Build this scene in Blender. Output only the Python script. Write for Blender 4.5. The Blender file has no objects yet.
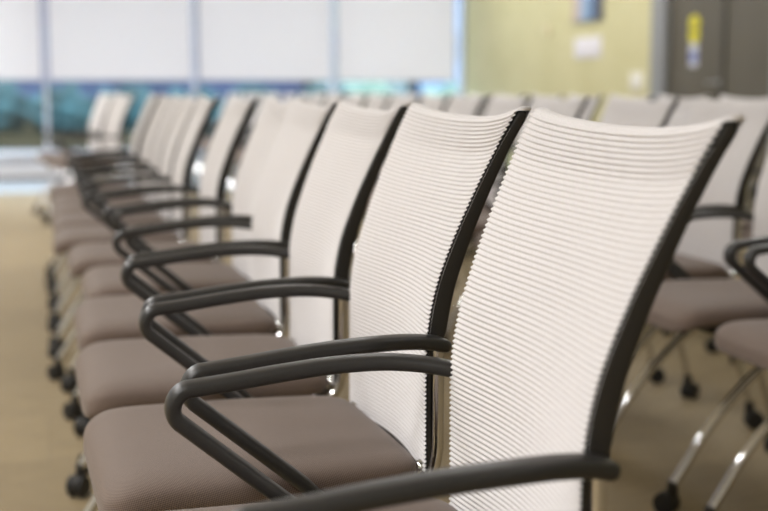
import bpy, bmesh, math, random
from mathutils import Vector, Matrix
random.seed(7)
R = math.radians
scene = bpy.context.scene
col = scene.collection

# ------------------------------------------------------------------ materials
def srgb(r, g, b):
    f = lambda c: (c/255/12.92) if c/255 <= .04045 else ((c/255+.055)/1.055)**2.4
    return (f(r), f(g), f(b), 1)

def mat(name, color, rough=.5, metal=0, spec=.5):
    m = bpy.data.materials.new(name); m.use_nodes = True
    b = m.node_tree.nodes['Principled BSDF']
    b.inputs['Base Color'].default_value = color
    b.inputs['Roughness'].default_value = rough
    b.inputs['Metallic'].default_value = metal
    b.inputs['Specular IOR Level'].default_value = spec
    return m

def noise_col(m, c1, c2, scale, detail=3, coord='Object', stretch=(1, 1, 1), bump=0, bdist=.001, p0=.35, p1=.65):
    nt = m.node_tree; b = nt.nodes['Principled BSDF']
    tc = nt.nodes.new('ShaderNodeTexCoord'); mp = nt.nodes.new('ShaderNodeMapping')
    mp.inputs['Scale'].default_value = stretch
    nz = nt.nodes.new('ShaderNodeTexNoise'); nz.inputs['Scale'].default_value = scale; nz.inputs['Detail'].default_value = detail
    cr = nt.nodes.new('ShaderNodeValToRGB')
    cr.color_ramp.elements[0].color = c1; cr.color_ramp.elements[1].color = c2
    cr.color_ramp.elements[0].position = p0; cr.color_ramp.elements[1].position = p1
    nt.links.new(tc.outputs[coord], mp.inputs['Vector']); nt.links.new(mp.outputs[0], nz.inputs['Vector'])
    nt.links.new(nz.outputs['Fac'], cr.inputs['Fac']); nt.links.new(cr.outputs[0], b.inputs['Base Color'])
    if bump:
        bp = nt.nodes.new('ShaderNodeBump'); bp.inputs['Strength'].default_value = bump; bp.inputs['Distance'].default_value = bdist
        nt.links.new(nz.outputs['Fac'], bp.inputs['Height']); nt.links.new(bp.outputs[0], b.inputs['Normal'])
    return m

M = {}
# ribbed knit of the backs
m = mat('ribbed_knit', srgb(222, 218, 214), .85, 0, .25)
noise_col(m, srgb(226, 223, 224), srgb(238, 235, 236), 600, 2, bump=.25, bdist=.0004)
m.node_tree.nodes['Principled BSDF'].inputs['Sheen Weight'].default_value = .15
M['knit'] = m
# woven taupe seat cloth: tiny diamond weave
m = mat('taupe_weave', srgb(128, 110, 100), .75, 0, .35)
nt = m.node_tree; b = nt.nodes['Principled BSDF']
tc = nt.nodes.new('ShaderNodeTexCoord')
mp = nt.nodes.new('ShaderNodeMapping'); mp.inputs['Rotation'].default_value = (0, 0, R(0))
nt.links.new(tc.outputs['Object'], mp.inputs['Vector'])
sx = nt.nodes.new('ShaderNodeSeparateXYZ'); nt.links.new(mp.outputs[0], sx.inputs[0])
def mth(op, a, bb=None):
    n = nt.nodes.new('ShaderNodeMath'); n.operation = op
    for i, v in enumerate((a, bb)):
        if v is None: continue
        if isinstance(v, (int, float)): n.inputs[i].default_value = v
        else: nt.links.new(v, n.inputs[i])
    return n.outputs[0]
KX = 2*math.pi/.0040
u = mth('ADD', sx.outputs['X'], mth('MULTIPLY', sx.outputs['Z'], .6))
v = mth('ADD', mth('MULTIPLY', sx.outputs['Y'], .8), mth('SUBTRACT', sx.outputs['Z'], mth('MULTIPLY', sx.outputs['X'], .35)))
wv = mth('ADD', mth('MULTIPLY', mth('MULTIPLY', mth('SINE', mth('MULTIPLY', u, KX)), mth('SINE', mth('MULTIPLY', v, KX))), .5), .5)
cr = nt.nodes.new('ShaderNodeValToRGB')
cr.color_ramp.elements[0].color = srgb(80, 68, 62); cr.color_ramp.elements[1].color = srgb(130, 113, 103)
cr.color_ramp.elements[0].position = .1; cr.color_ramp.elements[1].position = .6
nt.links.new(wv, cr.inputs['Fac']); nt.links.new(cr.outputs[0], b.inputs['Base Color'])
bp = nt.nodes.new('ShaderNodeBump'); bp.inputs['Strength'].default_value = .5; bp.inputs['Distance'].default_value = .0006
nt.links.new(wv, bp.inputs['Height']); nt.links.new(bp.outputs[0], b.inputs['Normal'])
b.inputs['Sheen Weight'].default_value = .2
M['seat'] = m
M['black'] = mat('black_nylon', srgb(46, 44, 42), .45, 0, .4)
M['arm'] = noise_col(mat('charcoal_soft_plastic', srgb(62, 61, 59), .38, 0, .5), srgb(44, 44, 44), srgb(52, 51, 51), 900, 2, bump=.15, bdist=.0002)
M['chrome'] = mat('chrome', (.70, .70, .71, 1), .07, 1)
M['tyre'] = mat('black_tyre', srgb(30, 30, 31), .5)
M['hub'] = mat('grey_blue_hub', srgb(52, 58, 84), .3, 0, .6)
M['white'] = mat('white_paint', srgb(240, 241, 246), .45)
M['plastic_white'] = mat('white_plastic', srgb(238, 236, 228), .35)
M['green'] = noise_col(mat('pale_green_paint', srgb(207, 202, 160), .7), srgb(204, 199, 155), srgb(211, 206, 165), 2.0, 3)
M['ceil'] = mat('ceiling_white', srgb(235, 234, 228), .9)
M['plain_wall'] = mat('off_white_paint', srgb(225, 222, 212), .8)
M['door'] = noise_col(mat('dark_taupe_door', srgb(96, 90, 78), .55), srgb(84, 80, 69), srgb(92, 87, 75), 3, 4, stretch=(1, 1, .2))
M['base_dark'] = mat('dark_astragal', srgb(66, 62, 53), .5)
M['alu'] = mat('grey_aluminium', srgb(150, 152, 154), .4, .3)
M['mullion'] = mat('pale_aluminium', srgb(196, 199, 212), .4, .1)
M['base'] = mat('grey_vinyl_base', srgb(128, 124, 116), .6)
M['sheen_strip'] = mat('painted_floor_sheen', srgb(150, 153, 162), .45)  # pale blue-grey stands in for daylight sheen on the floor

# carpet: planks of tan loop pile
m = mat('tan_carpet', srgb(150, 130, 95), .7, 0, .5)
m.node_tree.nodes['Principled BSDF'].inputs['Sheen Weight'].default_value = .22
m.node_tree.nodes['Principled BSDF'].inputs['Sheen Tint'].default_value = (1, .95, .85, 1)
nt = m.node_tree; b = nt.nodes['Principled BSDF']
tc = nt.nodes.new('ShaderNodeTexCoord')
br = nt.nodes.new('ShaderNodeTexBrick')
br.inputs['Color1'].default_value = srgb(157, 137, 99); br.inputs['Color2'].default_value = srgb(143, 124, 88)
br.inputs['Mortar'].default_value = srgb(140, 122, 88)
br.inputs['Scale'].default_value = 1; br.inputs['Brick Width'].default_value = .5; br.inputs['Row Height'].default_value = .5
br.inputs['Mortar Size'].default_value = .004; br.inputs['Mortar Smooth'].default_value = 1
nt.links.new(tc.outputs['Object'], br.inputs['Vector'])
mp = nt.nodes.new('ShaderNodeMapping'); mp.inputs['Scale'].default_value = (9, 45, 1)
nt.links.new(tc.outputs['Object'], mp.inputs['Vector'])
n1 = nt.nodes.new('ShaderNodeTexNoise'); n1.inputs['Scale'].default_value = 1; n1.inputs['Detail'].default_value = 4
nt.links.new(mp.outputs[0], n1.inputs['Vector'])
n2 = nt.nodes.new('ShaderNodeTexNoise'); n2.inputs['Scale'].default_value = 350; n2.inputs['Detail'].default_value = 2
nt.links.new(tc.outputs['Object'], n2.inputs['Vector'])
mx = nt.nodes.new('ShaderNodeMix'); mx.data_type = 'RGBA'; mx.blend_type = 'OVERLAY'; mx.inputs[0].default_value = .32
nt.links.new(br.outputs['Color'], mx.inputs[6]); nt.links.new(n1.outputs['Fac'], mx.inputs[7])
mx2 = nt.nodes.new('ShaderNodeMix'); mx2.data_type = 'RGBA'; mx2.blend_type = 'OVERLAY'; mx2.inputs[0].default_value = .5
nt.links.new(mx.outputs[2], mx2.inputs[6]); nt.links.new(n2.outputs['Fac'], mx2.inputs[7])
nt.links.new(mx2.outputs[2], b.inputs['Base Color'])
bp = nt.nodes.new('ShaderNodeBump'); bp.inputs['Strength'].default_value = .6; bp.inputs['Distance'].default_value = .003
nt.links.new(n2.outputs['Fac'], bp.inputs['Height']); nt.links.new(bp.outputs[0], b.inputs['Normal'])
M['carpet'] = m

# roller blind cloth: lets daylight through
m = bpy.data.materials.new('blind_cloth'); m.use_nodes = True; nt = m.node_tree; nt.nodes.clear()
o = nt.nodes.new('ShaderNodeOutputMaterial'); mxs = nt.nodes.new('ShaderNodeMixShader'); mxs.inputs[0].default_value = .50
d = nt.nodes.new('ShaderNodeBsdfDiffuse'); d.inputs[0].default_value = srgb(232, 232, 232)
t = nt.nodes.new('ShaderNodeBsdfTranslucent'); t.inputs[0].default_value = srgb(244, 232, 231)
nt.links.new(d.outputs[0], mxs.inputs[1]); nt.links.new(t.outputs[0], mxs.inputs[2]); nt.links.new(mxs.outputs[0], o.inputs[0])
M['blind'] = m
# tinted window glass (thin)
m = bpy.data.materials.new('tinted_glass'); m.use_nodes = True; nt = m.node_tree; nt.nodes.clear()
o = nt.nodes.new('ShaderNodeOutputMaterial'); mxs = nt.nodes.new('ShaderNodeMixShader'); mxs.inputs[0].default_value = .06
t = nt.nodes.new('ShaderNodeBsdfTransparent'); t.inputs[0].default_value = (.80, .90, .94, 1)
g = nt.nodes.new('ShaderNodeBsdfGlossy'); g.inputs['Roughness'].default_value = .02
nt.links.new(t.outputs[0], mxs.inputs[1]); nt.links.new(g.outputs[0], mxs.inputs[2]); nt.links.new(mxs.outputs[0], o.inputs[0])
M['glass'] = m
# outdoors
M['lawn'] = noise_col(mat('dry_lawn', srgb(110, 105, 80), 1, 0, 0), srgb(38, 36, 28), srgb(62, 54, 42), .3, 4)
M['leaf'] = noise_col(mat('hedge_leaves', srgb(70, 110, 80), .8), srgb(20, 46, 50), srgb(44, 80, 86), 1.2, 4, bump=.5, bdist=.03)
M['leaf_light'] = noise_col(mat('pale_leaves', srgb(130, 190, 140), .8), srgb(84, 104, 92), srgb(128, 146, 134), 1.2, 4)
M['blue_clad'] = noise_col(mat('blue_cladding', srgb(84, 96, 170), .6), srgb(44, 56, 86), srgb(62, 66, 104), .3, 2)
M['sky_clad'] = mat('light_blue_cladding', srgb(112, 132, 166), .5)
M['pale_clad'] = mat('pale_grey_cladding', srgb(120, 132, 136), .6)
M['winglass'] = mat('dark_glazing', srgb(60, 80, 110), .1)

# ------------------------------------------------------------------ helpers
def link(name, bm, m, parent=None, smooth=True):
    me = bpy.data.meshes.new(name)
    bmesh.ops.recalc_face_normals(bm, faces=bm.faces)
    bm.to_mesh(me); bm.free()
    me.materials.append(m)
    if smooth:
        for p in me.polygons: p.use_smooth = True
    ob = bpy.data.objects.new(name, me); col.objects.link(ob)
    if parent: ob.parent = parent
    return ob

def tag(o, label, cat, group=None, kind=None):
    if label: o['label'] = label
    if cat: o['category'] = cat
    if group: o['group'] = group
    if kind: o['kind'] = kind
    return o

def empty(name, loc=(0, 0, 0), rz=0):
    o = bpy.data.objects.new(name, None); col.objects.link(o)
    o.empty_display_size = .1; o.location = loc; o.rotation_euler = (0, 0, rz)
    return o

def box(bm, x0, x1, y0, y1, z0, z1, bev=0):
    b2 = bmesh.new()
    bmesh.ops.create_cube(b2, size=1)
    for v in b2.verts:
        v.co = Vector(((x0+x1)/2+v.co.x*(x1-x0), (y0+y1)/2+v.co.y*(y1-y0), (z0+z1)/2+v.co.z*(z1-z0)))
    if bev:
        bmesh.ops.bevel(b2, geom=b2.edges[:], offset=bev, segments=3, profile=.5, affect='EDGES')
    merge(bm, b2)

def merge(bm, b2):
    mp = {}
    for v in b2.verts: mp[v] = bm.verts.new(v.co)
    for f in b2.faces:
        try: bm.faces.new([mp[v] for v in f.verts])
        except ValueError: pass
    b2.free()

def catmull(pts, n=8):
    pts = [Vector(p) for p in pts]; out = []
    P = [pts[0]*2-pts[1]] + pts + [pts[-1]*2-pts[-2]]
    for i in range(1, len(P)-2):
        for k in range(n):
            t = k/n; a, b_, c, d_ = P[i-1], P[i], P[i+1], P[i+2]
            out.append(.5*((2*b_)+(c-a)*t+(2*a-5*b_+4*c-d_)*t*t+(3*b_-a-3*c+d_)*t**3))
    out.append(pts[-1]); return out

def sweep(bm, pts, sec, side=None, cap=True, endround=0):
    """sec(t, i) -> list of (lateral, normal) offsets; side: fixed lateral axis or None"""
    pts = [Vector(p) for p in pts]; rings = []
    prev = Vector((0, 1, 0)) if side is None else Vector(side)
    n = len(pts)
    for i, p in enumerate(pts):
        t = (pts[min(i+1, n-1)]-pts[max(i-1, 0)]).normalized()
        s = (prev - t*prev.dot(t)).normalized()
        if side is None: prev = s
        nn = t.cross(s).normalized()
        rings.append([bm.verts.new(p+s*a+nn*b_) for a, b_ in sec(i/(n-1), i)])
    k = len(rings[0])
    for a, b_ in zip(rings, rings[1:]):
        for j in range(k):
            bm.faces.new((a[j], a[(j+1) % k], b_[(j+1) % k], b_[j]))
    if cap:
        bm.faces.new(rings[0][::-1]); bm.faces.new(rings[-1])

def circ(r, k=14):
    c = [(r*math.cos(2*math.pi*j/k), r*math.sin(2*math.pi*j/k)) for j in range(k)]
    return lambda t, i: c

def sel(a, b_, e=2.0, k=20):
    """super-ellipse section a x b half sizes"""
    out = []
    for j in range(k):
        th = 2*math.pi*(j+.5)/k; c, s = math.cos(th), math.sin(th)
        out.append((a*math.copysign(abs(c)**(2/e), c), b_*math.copysign(abs(s)**(2/e), s)))
    return out

def lathe(bm, prof, axis_pos, axis='Y', k=24):
    """prof: list of (r, h) along the axis"""
    rings = []
    for r, h in prof:
        ring = []
        for j in range(k):
            a = 2*math.pi*j/k
            if axis == 'Y': c = Vector((r*math.cos(a), h, r*math.sin(a)))
            elif axis == 'X': c = Vector((h, r*math.cos(a), r*math.sin(a)))
            else: c = Vector((r*math.cos(a), r*math.sin(a), h))
            ring.append(bm.verts.new(c+Vector(axis_pos)))
        rings.append(ring)
    for a, b_ in zip(rings, rings[1:]):
        for j in range(k): bm.faces.new((a[j], a[(j+1) % k], b_[(j+1) % k], b_[j]))
    bm.faces.new(rings[0][::-1]); bm.faces.new(rings[-1])

def interp(tab, z):
    """piecewise cubic (catmull) lookup in a table sorted by z"""
    if z <= tab[0][0]: return tab[0][1]
    if z >= tab[-1][0]:
        (z0, a), (z1, b_) = tab[-2], tab[-1]
        return b_+(b_-a)/(z1-z0)*(z-z1)
    for i in range(len(tab)-1):
        if tab[i][0] <= z <= tab[i+1][0]:
            z0, p1 = tab[i]; z1, p2 = tab[i+1]
            h = z1-z0
            m1 = (p2-tab[i-1][1])/(z1-tab[i-1][0]) if i > 0 else (p2-p1)/h
            m2 = (tab[i+2][1]-p1)/(tab[i+2][0]-z0) if i+2 < len(tab) else (p2-p1)/h
            t = (z-z0)/h
            return (2*t**3-3*t*t+1)*p1+(t**3-2*t*t+t)*h*m1+(-2*t**3+3*t*t)*p2+(t**3-t*t)*h*m2

# ------------------------------------------------------------------ the chair (faces -X)
# side profile of the back: centre line x, depth and half width at each height
FX = [(.445, -.006), (.53, -.005), (.60, -.003), (.66, .004), (.72, .0165), (.78, .0355), (.84, .0585), (.90, .0855), (.955, .1145)]
HW = [(.445, .198), (.60, .198), (.70, .202), (.78, .209), (.86, .219), (.955, .232)]
FR = [(.445, -.0085), (.53, -.0085), (.60, -.0085), (.66, -.0070), (.72, .0035), (.78, .0235), (.84, .048), (.90, .076), (.955, .106)]
DEP = [(.445, .0065), (.60, .0065), (.625, .009), (.645, .020), (.66, .0255), (.72, .0255), (.80, .022), (.88, .018), (.955, .014)]
ZTOP, ZBOT = .956, .463
fx = lambda z: interp(FX, z)
hw = lambda z: interp(HW, z)
dep = lambda z: interp(DEP, z)
def front_of(z):    # x of the front surface of the side frame
    return interp(FR, z)

def slant(z):
    m = (front_of(z+.004)-front_of(z-.004))/.008
    return math.sqrt(1+m*m)
def rear_of(z):     # x of the rear surface of the side frame
    return front_of(z)+dep(z)*slant(z)+.0002

def make_back_fabric():
    pitch = .0062; amp = .0026
    bm = bmesh.new()
    rows = []   # (base offset from the front line, z, rib displacement, rib direction)
    n = int((ZTOP-ZBOT)/pitch)
    S = 8
    def rib(k):
        p = (k % S)/S
        return math.sin(math.pi*p/.66)**.6 if 0 < p < .66 else 0
    for k in range(n*S+1):
        z = ZBOT+(ZTOP-ZBOT)*k/(n*S)
        r = rib(k)*amp
        hem = .0012*min(1, max(0, (z-(ZTOP-.052))/.018))
        r *= 1+.45*min(1, max(0, (z-(ZTOP-.052))/.01))
        rows.append(('f', z, -r-.0003-hem))
    for k in range(1, 8):           # roll over the top
        a = math.pi*k/8
        rows.append(('t', a, 0))
    nb = 4
    for k in range(nb*S+1):         # hem on the rear face
        z = ZTOP-.024*k/(nb*S)
        rows.append(('b', z, 0))
    for k in range(int(n*3)+1):     # rear face of the cloth, down to the bottom
        z = (ZTOP-.025)-(ZTOP-.025-ZBOT)*k/(n*3)
        rows.append(('i', z, abs(math.sin(math.pi*k/3))*.0008))
    C = 28
    grid = []
    for kind, z, r in rows:
        line = []
        for c in range(C+1):
            s = -1+2*c/C
            s = math.copysign(abs(s)**.85, s)
            q = 1-s*s
            if kind == 't':
                a = z; z0 = ZTOP; w = hw(z0)-.0004
                x = (front_of(z0)+rear_of(z0))/2-math.cos(a)*((rear_of(z0)-front_of(z0))/2+.0024)
                zz = z0+math.sin(a)*.0045
                dz = -.017*q**.8 if abs(s) < 1 else 0
            else:
                zz = z; w = hw(z)-.0004
                if kind == 'f': x = front_of(z)+r
                elif kind == 'b': x = rear_of(z)+.0006+r
                else: x = front_of(z)+.0022+r
                dz = -.017*q**.8*max(0, (z-.60)/(ZTOP-.60))**1.5 if abs(s) < 1 else 0
            bow = .017
            x += bow*q**1.5
            # the mouth of the top roll leans back a little in the middle
            line.append(bm.verts.new((x, s*w, zz+dz)))
        grid.append(line)
    # close the ends of the top roll
    near = [i for i, (kd, zz, r) in enumerate(rows) if kd == 't' or (kd in 'fb' and zz > ZTOP-.002)]
    for c in (0, C): bm.faces.new([grid[i][c] for i in near])
    for a, b_ in zip(grid, grid[1:]):
        for c in range(C): bm.faces.new((a[c], a[c+1], b_[c+1], b_[c]))
    return bm

def make_back_frame():
    bm = bmesh.new()
    N = 88
    for sgn in (-1, 1):
        pts = []; secs = []
        for k in range(N+1):
            z = .449+(ZTOP-.0012-.449)*k/N
            t = .0065
            d_ = dep(z)
            mm = (front_of(z+.004)-front_of(z-.004))/.008
            cx = front_of(z)+d_/2*math.sqrt(1+mm*mm)+.0010
            pts.append((cx, sgn*(hw(z)-t), z))
            e = {0: .75, N: .55, N-1: .9}.get(k, 1)
            secs.append([(a, b_) for a, b_ in sel(t*e, d_/2*e, 3.5, 20)])
        sweep(bm, pts, lambda t, i: secs[i], side=(0, 1, 0))
    # bottom bar, bowed like the cloth
    pts = []
    for k in range(17):
        s = -1+2*k/16
        pts.append((fx(.457)+.004+.017*(1-s*s)**1.5, s*.192, .457))
    sweep(bm, pts, lambda t, i: sel(.006, .007, 3, 12), side=(0, 0, 1))
    return bm

def make_top_bar():
    bm = bmesh.new(); pts = []
    for k in range(17):
        s = -1+2*k/16
        pts.append((fx(.945)+.017*(1-s*s)**1.5, s*.224, .938-.016*(1-s*s)**.8))
    sweep(bm, pts, lambda t, i: sel(.005, .006, 2.5, 12), side=(0, 0, 1))
    return bm

def make_seat():
    bm = bmesh.new()
    NU, NV = 96, 24
    cx, cz = -.227, .4655
    hx, hz = .216, .0275
    rings = []
    for j in range(1, NV):
        ph = -math.pi/2+math.pi*j/NV
        cp, sp = math.cos(ph), math.sin(ph)
        ev = .28 if sp > 0 else .28
        rr = abs(cp)**ev; zz = math.copysign(abs(sp)**.72, sp)*hz
        ring = []
        for i in range(NU):
            th = 2*math.pi*i/NU; c, s = math.cos(th), math.sin(th)
            px = math.copysign(abs(c)**.21, c)*rr; py = math.copysign(abs(s)**.21, s)*rr
            x = cx+px*hx
            wy = .229-.020*(px+1)/2*abs(px) if px > -1 else .229
            y = py*wy
            z = cz+zz
            fr = max(0, -.355-x)
            z -= .8*fr*fr if zz > 0 else 3.4*fr*fr          # waterfall front
            fr2 = max(0, -.395-x)
            z -= (5 if zz > 0 else 0)*fr2*fr2
            if zz > 0:
                z += .004*(1-px*px)*(1-py*py) - .003*max(0, 1-((x+.12)/.1)**2)*(1-py*py)
            ring.append(bm.verts.new((x, y, z)))
        rings.append(ring)
    for a, b_ in zip(rings, rings[1:]):
        for i in range(NU): bm.faces.new((a[i], a[(i+1) % NU], b_[(i+1) % NU], b_[i]))
    # close top and bottom with shrinking rings
    for ring, top in ((rings[-1], 1), (rings[0], 0)):
        cur = ring
        c0 = sum((v.co for v in ring), Vector())/len(ring)
        for f in (.7, .35):
            nr = [bm.verts.new(Vector((c0.x+(v.co.x-c0.x)*f, v.co.y*f, c0.z+(v.co.z-c0.z)*f))) for v in ring]
            for i in range(NU): bm.faces.new((cur[i], cur[(i+1) % NU], nr[(i+1) % NU], nr[i]))
            cur = nr
        cv = bm.verts.new(c0)
        for i in range(NU): bm.faces.new((cur[i], cur[(i+1) % NU], cv))
    return bm

def make_pan():
    bm = bmesh.new()
    box(bm, -.34, -.05, -.165, .165, .417, .444, .008)
    for s in (-1, 1): box(bm, -.33, -.03, s*.181-.010, s*.181+.010, .408, .436, .005)
    return bm

def make_arm(s):
    raw = [(.018, .206, .6405), (-.010, .214, .6480), (-.045, .226, .6530), (-.09, .237, .6550), (-.15, .2410, .6525),
           (-.21, .241, .6465), (-.265, .241, .6395), (-.310, .241, .6345)]
    pts = catmull(raw, 6)
    # rounded front corner, then the diagonal back under the seat
    c = Vector((-.313, .241, .6110)); r = .0235
    a0, a1 = R(97), R(222)
    for k in range(1, 15):
        a = a0+(a1-a0)*k/14
        pts.append(c+Vector((math.cos(a)*r, 0, math.sin(a)*r)))
    last = pts[-1]
    pts += [last.lerp(Vector((-.190, .241, .478)), f) for f in (.2, .4, .6, .8, 1)]
    pts += catmull([(-.190, .241, .478), (-.165, .237, .452), (-.140, .232, .430)], 4)[1:]
    pts = [Vector((p[0], p[1]*s, p[2])) for p in pts]
    n = len(pts)
    def sec(t, i):
        e = 1.0
        if i == 0: e = .55
        elif i == 1: e = .86
        elif i == 2: e = .97
        if i == n-1: e = .8
        wd = .0175 if t < .75 else .0165
        return [(a*e, b_*e) for a, b_ in sel(wd, .0098, 3.0, 22)]
    bm = bmesh.new(); sweep(bm, pts, sec, side=(0, 1, 0))
    return bm

FL = [(.008, .640), (.008, .60), (.0075, .53), (.006, .487), (-.006, .452), (-.040, .428), (-.09, .408), (-.15, .379),
      (-.21, .340), (-.27, .288), (-.322, .233), (-.368, .175), (-.405, .118), (-.437, .068)]
def make_front_leg(s):
    bm = bmesh.new()
    pts = catmull([(x, s*.194, z) for x, z in FL], 6)
    def sec(t, i):
        r = .0092+.0028*min(1, max(0, (t-.28)/.2))
        return circ(r, 16)(t, i)
    sweep(bm, pts, sec, side=(0, 1, 0)); return bm
def make_rear_leg(s):
    bm = bmesh.new()
    pts = catmull([(-.105, s*.181, .402), (-.055, s*.180, .386), (-.005, s*.180, .325), (.022, s*.182, .222), (.052, s*.186, .133), (.068, s*.188, .068)], 6)
    sweep(bm, pts, circ(.0085, 14), side=(0, 1, 0)); return bm

def make_castor(x, y, ang):
    """housing (in the chair's frame) and the two wheel meshes"""
    rot = Matrix.Rotation(ang, 4, 'Z'); T = Matrix.Translation((x, y, 0)) @ rot
    b1 = bmesh.new()
    lathe(b1, [(.009, .040), (.0135, .046), (.0135, .070), (.0120, .080), (.006, .082)], (0, 0, 0), 'Z', 16)
    # hood over the wheels
    pts = []
    for k in range(13):
        a = R(-25+205*k/12)
        pts.append((.014+math.cos(a)*.0235, 0, .027+math.sin(a)*.0235))
    sweep(b1, pts, lambda t, i: sel(.0075 if i not in (0, 12) else .005, .004, 3, 12), side=(0, 1, 0))
    box(b1, .0, .028, -.006, .006, .022, .05, .003)
    for v in b1.verts: v.co = T @ v.co
    wheels = []
    for s in (-1, 1):
        b2 = bmesh.new()
        h0, h1 = s*.0075, s*.0215
        lathe(b2, [(.012, h0), (.0245, h0), (.027, h0+s*.003), (.027, h1-s*.004), (.0235, h1), (.019, h1-s*.0015), (.008, h1-s*.0005), (.003, h1)], (.014, 0, .027), 'Y', 24)
        for v in b2.verts: v.co = T @ v.co
        wheels.append(b2)
    return b1, wheels

def make_hinge(s):
    bm = bmesh.new()
    ys = sorted((s*.168, s*.183))
    lathe(bm, [(.004, ys[0]-.001), (.015, ys[0]), (.0165, ys[0]+.004), (.0165, ys[1]-.004), (.013, ys[1]), (.005, ys[1]+.001)], (-.004, 0, .462), 'Y', 20)
    box(bm, -.05, .0, min(s*.170, s*.180), max(s*.170, s*.180), .436, .462, .003)
    return bm

def make_chair():
    root = empty('conference_chair')
    link('seat', make_seat(), M['seat'], root)
    link('seat_pan', make_pan(), M['black'], root)
    bf = link('backrest', make_back_fabric(), M['knit'], root)
    link('back_frame', make_back_frame(), M['black'], root)
    link('top_bar', make_top_bar(), M['black'], bf)
    for s in (-1, 1):
        link('armrest', make_arm(s), M['arm'], root)
        link('front_leg', make_front_leg(s), M['chrome'], root)
        link('rear_leg', make_rear_leg(s), M['chrome'], root)
        link('hinge', make_hinge(s), M['chrome'], root)
    for (x, y, a) in ((-.437, -.194, R(125)), (-.437, .194, R(238)), (.068, -.188, R(-15)), (.068, .188, R(30))):
        b1, wh = make_castor(x, y, a)
        c = link('castor', b1, M['black'], root)
        for w in wh: link('wheel', w, M['tyre'], c)
    return root

KIDS = {}
def copy_tree(o, parent=None):
    c = o.copy(); col.objects.link(c)
    if parent: c.parent = parent
    for ch in KIDS.get(o.name, []): copy_tree(ch, c)
    return c

proto = make_chair()
for ob in bpy.data.objects:
    if ob.parent: KIDS.setdefault(ob.parent.name, []).append(ob)

ORD = ['', 'first', 'second', 'third', 'fourth', 'fifth', 'sixth', 'seventh', 'eighth', 'ninth', 'tenth', 'eleventh', 'twelfth',
       'thirteenth', 'fourteenth', 'fifteenth', 'sixteenth', 'seventeenth', 'eighteenth', 'nineteenth', 'twentieth', 'twenty-first', 'twenty-second']
row1 = [(.476, 1.258, -.3), (.497, 1.844, 1.8), (.497, 2.398, .5), (.508, 2.968, -.3), (.543, 3.54, .3), (.516, 4.11, .15),
        (.477, 4.67, -.6), (.483, 5.22, .5), (.486, 5.74, -.4), (.488, 6.27, .8), (.482, 6.92, -.3)]
row1_far = [(.51, 9.7, 13.0), (.43, 10.6, 10.0)]
row2 = [(1.825, 2.275, -.5), (1.83, 2.86, .8), (1.91, 3.50, .0), (1.91, 4.12, -.6)]
y = 4.80; k = 0
while y < 14.3:
    row2.append((1.90+random.uniform(-.015, .015), y, random.uniform(-1.5, 1.5))); y += .575+random.uniform(-.012, .012)
row3 = []
y = 3.38
while y < 14.3:
    row3.append((2.87+random.uniform(-.015, .015), y, random.uniform(-1.5, 1.5))); y += .578+random.uniform(-.01, .01)

first = True
def place(x, y, a, label, group):
    global first
    o = proto if first else copy_tree(proto)
    first = False
    o.location = (x, y, 0); o.rotation_euler = (0, 0, R(a))
    tag(o, label, 'chair', group)

special = {
    1: 'white ribbed back chair nearest the camera, filling the right foreground of the left row',
    2: 'second chair of the left row, taupe seat in sharp focus beyond the nearest back',
}
for i, (x, y, a) in enumerate(row1):
    lab = special.get(i+1, f'chair with taupe seat and white ribbed back, {ORD[i+1]} from the camera in the left row')
    if i == 10: lab = 'last chair before the gap in the left row, eleventh from the camera'
    place(x, y, a, lab, 'chairs in the left row beside the aisle')
place(*row1_far[0], 'nearer of the two chairs standing beyond the gap in the left row', 'two chairs beyond the gap in the left row')
place(*row1_far[1], 'farther of the two chairs beyond the gap in the left row, closest to the windows', 'two chairs beyond the gap in the left row')
s2 = {0: 'middle row chair cut by the right edge of the photo, rounded taupe seat corner showing',
      1: 'second chair of the middle row, curved chrome front leg showing behind the nearest chair',
      2: 'third chair of the middle row, grey back panel seen just right of the nearest chair'}
for i, (x, y, a) in enumerate(row2):
    lab = s2.get(i, f'chair with white ribbed back, {ORD[i+1]} from the camera in the middle row')
    if i == len(row2)-1: lab = 'last chair of the middle row, standing against the windows'
    place(x, y, a, lab, 'chairs in the middle row')
for i, (x, y, a) in enumerate(row3):
    lab = f'chair with white ribbed back, {ORD[i+1]} from the camera in the row nearest the green wall'
    if i == len(row3)-1: lab = 'last chair of the row nearest the green wall, standing against the windows'
    place(x, y, a, lab, 'chairs in the row nearest the green wall')

# the nearest chair's cushion sits a little prouder than the others
for ob in list(bpy.data.objects):
    if ob.parent == proto and ob.name.split('.')[0] in ('seat', 'seat_pan'): ob.location.z = .013

# ------------------------------------------------------------------ the room
XW, YW, XL, YB, ZC = 4.95, 14.88, -4.2, -3.2, 2.8
def struct(name, bm, m, parent=None, smooth=False):
    o = link(name, bm, m, parent, smooth)
    if not parent: o['kind'] = 'structure'
    return o
def sbox(name, *a, m, bev=0, parent=None):
    bm = bmesh.new(); box(bm, *a, bev); return struct(name, bm, m, parent)
sbox('floor', XL, XW, YB, 13.0, -.1, 0, m=M['carpet'])
sbox('floor_sheen_strip', XL, XW, 13.0, YW, -.1, .0015, m=M['sheen_strip'])  # strip coloured pale where window light reflects off the floor
sbox('ceiling', XL-.15, XW+.15, YB-.15, YW+.2, ZC, ZC+.1, m=M['ceil'])
sbox('wall_left', XL-.15, XL, YB, YW+.2, -.1, ZC, m=M['plain_wall'])
sbox('wall_back', XL-.15, XW+.15, YB-.15, YB, -.1, ZC, m=M['plain_wall'])
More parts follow.
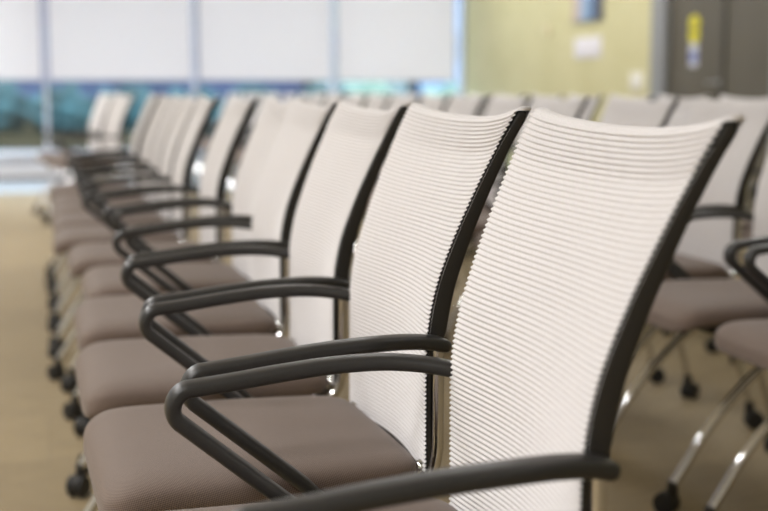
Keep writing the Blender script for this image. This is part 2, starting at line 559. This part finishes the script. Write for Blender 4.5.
# right wall with the opening of the double door
D0, D1, DH = 8.08, 9.90, 2.15
bm = bmesh.new()
box(bm, XW, XW+.15, YB, D0-.07, -.1, ZC); box(bm, XW, XW+.15, D1+.10, YW+.2, -.1, ZC); box(bm, XW, XW+.15, D0-.07, D1+.10, DH+.07, ZC)
struct('wall_right', bm, M['green'])
# double door
dr = empty('door_1', (XW, (D0+D1)/2, 0)); dr['kind'] = 'structure'
yc = (D0+D1)/2
bm = bmesh.new()
box(bm, -.02, .15, D1-.14-yc, D1+.10-yc, 0, DH+.07, .004); box(bm, -.02, .15, D0-.07-yc, D0+.05-yc, 0, DH+.07, .004)
box(bm, -.02, .15, D0+.05-yc, D1-.14-yc, DH, DH+.07, .004)
struct('door_frame', bm, M['alu'], dr)
seam = 8.88-yc
for (a, b_) in ((seam+.004, D1-.144-yc), (D0+.054-yc, seam-.004)):
    bm = bmesh.new(); box(bm, .03, .075, a, b_, .01, DH-.004, .003)
    leaf = struct('door_leaf', bm, M['door'], dr)
bm = bmesh.new(); box(bm, .018, .03, seam-.03, seam+.03, .01, DH-.004, .003)
struct('astragal', bm, M['base_dark'], dr)
bm = bmesh.new()
lathe(bm, [(.004, -.001), (.024, 0), (.024, .008), (.010, .010), (.010, .045), (.004, .047)], (0, 0, 0), 'X', 20)
for v in bm.verts: v.co = Vector((.03-v.co.x, v.co.y+seam+.055, v.co.z+1.04))
sweep(bm, [(-.015, seam+.055, 1.04), (-.018, seam+.10, 1.04), (-.015, seam+.165, 1.038)], circ(.009, 12), side=(0, 0, 1))
struct('door_handle', bm, M['alu'], dr, True)

# window wall
ZS, ZH = .30, 2.55
bm = bmesh.new(); box(bm, XL, XW, YW, YW+.2, .04, ZS-.03); box(bm, XL, XW, YW, YW+.2, ZH, ZC)
struct('wall_window_side', bm, M['white'])
sbox('trim_2', XL, XW, YW-.10, YW+.2, ZS-.03, ZS, m=M['white'], bev=.006)
sbox('baseboard_window_side', XL, XW, YW-.012, YW+.2, -.1, .04, m=M['base'])
sbox('baseboard_right', XW-.012, XW+.01, D1+.11, YW-.012, 0, .1, m=M['base'])
sbox('baseboard_right_near', XW-.012, XW+.01, YB, D0-.08, 0, .1, m=M['base'])
mull = [-4.2, -3.20, -1.55, .09, 1.73, 3.34, 4.915]
for i in range(len(mull)-1):
    w = empty(f'window_{i+1}', ((mull[i]+mull[i+1])/2, YW+.1, ZS)); w['kind'] = 'structure'
    cx = (mull[i]+mull[i+1])/2; hwid = (mull[i+1]-mull[i])/2
    bm = bmesh.new()
    box(bm, hwid-.024, hwid+.024, -.08, .05, 0, ZH-ZS, .004)
    if i == 0: box(bm, -hwid, -hwid+.05, -.08, .05, 0, ZH-ZS, .004)
    box(bm, -hwid+.035, hwid-.035, -.02, .03, 0, .025); box(bm, -hwid+.035, hwid-.035, -.02, .03, ZH-ZS-.04, ZH-ZS)
    struct('window_frame', bm, M['mullion'], w)
    bm = bmesh.new(); box(bm, -hwid+.035, hwid-.035, .000, .006, .025, ZH-ZS-.04)
    struct('pane', bm, M['glass'], w)
blind_label = {1: 'white roller blind second from the left end of the windows, behind the empty aisle',
               2: 'white roller blind left of the leftmost visible window post',
               3: 'wide white roller blind above the far end of the left row',
               4: 'white roller blind between the second and third window posts',
               5: 'rightmost white roller blind, next to the green wall', 0: 'narrow white roller blind in the far left corner of the room'}
for i in range(len(mull)-1):
    a, b_ = mull[i]+.042, mull[i+1]-.042
    if i == 5: b_ = mull[6]-.105
    r = empty('roller_blind', ((a+b_)/2, YW+.03, ZH))
    tag(r, blind_label[i], 'blind', 'roller blinds over the windows')
    h = (b_-a)/2
    bm = bmesh.new()
    box(bm, -h, h, -.001, .001, -(ZH-1.105), 0)
    link('cloth', bm, M['blind'], r, False)
    bm = bmesh.new(); box(bm, -h, h, -.008, .008, -(ZH-1.085), -(ZH-1.108), .003)
    link('hem_bar', bm, M['mullion'], r)
    bm = bmesh.new(); lathe(bm, [(.02, -h), (.028, -h), (.028, h), (.02, h)], (0, 0, -.035), 'X', 18)
    link('roller', bm, M['mullion'], r)

# things on the right wall: built with +X into the wall
def wallbox(name, y0, y1, z0, z1, d, m, label, cat, bev=.003):
    bm = bmesh.new(); box(bm, -d, .002, -(y1-y0)/2, (y1-y0)/2, 0, z1-z0, bev)
    o = link(name, bm, m); o.location = (XW, (y0+y1)/2, z0)
    return tag(o, label, cat)
sw = wallbox('light_switch', 10.16, 10.40, .985, 1.135, .008, M['plastic_white'], 'white light switch plate on the green wall beside the door frame', 'switch')
bm = bmesh.new()
for q in (-.035, .035): box(bm, -.014, -.007, q-.016, q+.016, .03, .09, .003)
link('rocker', bm, M['plastic_white'], sw)
def paper_mat(name, cols, scale=(1, 1, 1)):
    m = mat(name, cols[0], .6)
    nt = m.node_tree; b = nt.nodes['Principled BSDF']
    tc = nt.nodes.new('ShaderNodeTexCoord'); sp = nt.nodes.new('ShaderNodeSeparateXYZ')
    cr = nt.nodes.new('ShaderNodeValToRGB')
    nt.links.new(tc.outputs['Generated'], sp.inputs[0]); nt.links.new(sp.outputs['Y'], cr.inputs['Fac'])
    els = cr.color_ramp.elements
    while len(els) < len(cols): els.new(.5)
    for k, c in enumerate(cols):
        els[k].position = k/(len(cols)-1); els[k].color = c
    nt.links.new(cr.outputs[0], b.inputs['Base Color'])
    return m
# Y runs away from the camera: first colour = right side in the photograph
po = wallbox('poster', 10.98, 11.66, 1.61, 2.25, .02, M['alu'], 'framed poster with blue, pink and dark areas high on the green wall', 'poster')
bm = bmesh.new(); box(bm, -.024, -.019, -.325, .325, .015, .625)
link('print', bm, paper_mat('poster_print', [srgb(62, 56, 60), srgb(84, 96, 120), srgb(116, 150, 190), srgb(150, 176, 205), srgb(196, 186, 190), srgb(186, 160, 140)]), po, False)
pn = wallbox('notice_sheet', 11.02, 11.62, 1.28, 1.47, .012, mat('notice_paper', srgb(232, 230, 238), .6), 'white notice sheet on the green wall below the poster', 'notice')
th = wallbox('wall_plate', 12.25, 12.37, 1.52, 1.64, .02, mat('cream_plastic', srgb(222, 212, 178), .5), 'small faint cream plate on the green wall left of the poster', 'wall plate')
# stickers on the door leaf
def sticker(name, parts, label, cat):
    root = empty(name, (XW+.03, 9.345, 0)); tag(root, label, cat)
    for pn_, bm, m in parts: link(pn_, bm, m, root, False)
def disc(y, z, ry, rz, x0=-.003, k=24):
    bm = bmesh.new()
    vs = [bm.verts.new((x0, y+ry*math.cos(2*math.pi*j/k), z+rz*math.sin(2*math.pi*j/k))) for j in range(k)]
    vb = [bm.verts.new((0, v.co.y, v.co.z)) for v in vs]
    bm.faces.new(vs); bm.faces.new(vb[::-1])
    for j in range(k): bm.faces.new((vs[j], vs[(j+1) % k], vb[(j+1) % k], vb[j]))
    return bm
yel = mat('yellow_print', srgb(226, 216, 52), .5); olive = mat('olive_print', srgb(150, 140, 50), .5)
bl = mat('blue_print', srgb(108, 124, 190), .5); wh = mat('white_print', srgb(205, 208, 222), .5)
bmy = disc(0, 1.50, .082, .066); merge(bmy, disc(0, 1.408, .082, .066))
bmo = bmesh.new(); box(bmo, -.0045, -.003, -.045, .045, 1.447, 1.461); box(bmo, -.0045, -.003, -.035, .035, 1.505, 1.518); box(bmo, -.0045, -.003, -.035, .035, 1.39, 1.403)
sticker('door_sign', [('sign_face', bmy, yel), ('print', bmo, olive)], 'yellow double round sign on the dark door', 'sign')
bmw = bmesh.new(); box(bmw, -.003, 0, -.066, .066, 1.165, 1.345)
bmb = bmesh.new(); box(bmb, -.0045, -.003, -.06, .06, 1.21, 1.275)
sticker('door_notice', [('sign_face', bmw, wh), ('print', bmb, bl)], 'white and blue notice below the yellow sign on the dark door', 'sign')

# ------------------------------------------------------------------ outdoors
sbox('ground_outside', -60, 90, YW+.2, 120, -.35, -.25, m=M['lawn'])
def bush(name, x, y, rx, ry, h, m, label, group):
    bm = bmesh.new()
    bmesh.ops.create_icosphere(bm, subdivisions=4, radius=1)
    ph = [random.uniform(0, 6.28) for _ in range(6)]
    for v in bm.verts:
        c = v.co; n = 1+.12*math.sin(5*c.x+ph[0])*math.cos(6*c.y+ph[1])+.08*math.sin(11*c.z+ph[2]+4*c.x)+.05*math.sin(17*c.y+ph[3])*math.cos(15*c.x+ph[4])
        v.co = Vector((c.x*rx*n, c.y*ry*n, max(0, (c.z*.62+.45))*h*n))
    o = link(name, bm, m); o.location = (x, y, -.25)
    tag(o, label, 'bush', group)
bx = -3.2; i = 0
names_ = ['wide round teal-green bush outside the windows', 'low dark bush outside the windows', 'tall uneven bush outside the windows', 'small bush outside the windows']
where = ['at the far left', 'left of the first window post', 'behind the first window post', 'right of the first window post', 'behind the gap in the left row', 'behind the second window post',
         'right of the second window post', 'behind the middle row backs', 'behind the third window post', 'near the green wall']
while i < 10:
    bush('bush', bx, 40+random.uniform(-1, 1.5), random.uniform(.93, 1.02), .9, random.uniform(1.15, 1.5),
         M['leaf'] if i < 7 else M['leaf_light'], f'{["teal-green", "dark green"][i % 2] if i < 7 else "pale green"} bush seen through the glass {where[i]}', 'bushes outside the windows')
    bx += 1.95; i += 1
def building(x0, x1, y0, h, m, label):
    root = empty('building', ((x0+x1)/2, y0, -.25)); tag(root, label, 'building', 'buildings beyond the windows')
    hw_ = (x1-x0)/2
    bm = bmesh.new(); box(bm, -hw_, hw_, 0, 8, 0, h); link('wall', bm, m, root, False)
    bm = bmesh.new(); box(bm, -hw_, hw_, -.3, 8.3, h, h+.3); link('roof', bm, M['pale_clad'], root, False)
    n = max(2, int((x1-x0)/4))
    for j in range(n):
        cx = -hw_+(j+.5)*2*hw_/n
        bm = bmesh.new(); box(bm, cx-.9, cx+.9, -.03, 0, 2.6, 4.0); link('window', bm, M['winglass'], root, False)
building(-30, 3.25, 60, 7, M['blue_clad'], 'long blue-violet building seen low through the left windows')
building(3.3, 12.4, 62, 7, M['blue_clad'], 'violet building seen through the glass beside the second window post')
building(12.8, 17.0, 60, 6, M['pale_clad'], 'pale grey building seen between the middle window posts')
building(17.6, 30, 60, 6, M['sky_clad'], 'bright light blue building seen next to the green wall')

# ------------------------------------------------------------------ light
w = bpy.data.worlds.new('World'); scene.world = w; w.use_nodes = True
nt = w.node_tree; bg = nt.nodes['Background']
bg.inputs[0].default_value = (.90, .95, 1.0, 1); bg.inputs[1].default_value = 5.0
sun = bpy.data.lights.new('sun', 'SUN'); sun.energy = 1.5; sun.angle = R(2); so = bpy.data.objects.new('sun', sun); col.objects.link(so)
so.rotation_euler = (R(35), 0, R(-40))     # from behind the room, onto what stands outside
def area(x, y, sx_, sy_, e, c=(1, .99, .985)):
    l = bpy.data.lights.new('ceiling_and_fill_lamp', 'AREA'); l.shape = 'RECTANGLE'; l.size = sx_; l.size_y = sy_; l.energy = e; l.color = c
    o = bpy.data.objects.new('ceiling_and_fill_lamp', l); col.objects.link(o); o.location = (x, y, ZC-.03)
for k in range(10):
    y = -1.6+1.65*k
    area(-1.6, y, .35, .9, 29 if y < 3.4 else (16 if y < 9 else 34))  # unseen; extra strength added to brighten the near chairs and window-side floor
    area(1.9, y, .35, .9, 3.5 if y < 5 else 9)
    if y > 5: area(4.0, y, .35, .9, 14.5)  # unseen row added to wash the green wall with light

# ------------------------------------------------------------------ camera
cam = bpy.data.cameras.new('camera'); co = bpy.data.objects.new('camera', cam); col.objects.link(co)
co.location = (0, 0, .981); co.rotation_euler = (R(90-7.24), 0, R(-14.80))
cam.sensor_width = 36; cam.lens = 36*1300/768; cam.clip_start = .02; cam.clip_end = 400
cam.dof.use_dof = True; cam.dof.focus_distance = 1.62; cam.dof.aperture_fstop = 3.2
scene.camera = co
scene.view_settings.view_transform = 'Standard'; scene.view_settings.look = 'None'
scene.view_settings.gamma = 1; scene.view_settings.exposure = 0.35
scene.cycles.use_denoising = True
scene.cycles.max_bounces = 8; scene.cycles.diffuse_bounces = 4; scene.cycles.transparent_max_bounces = 8
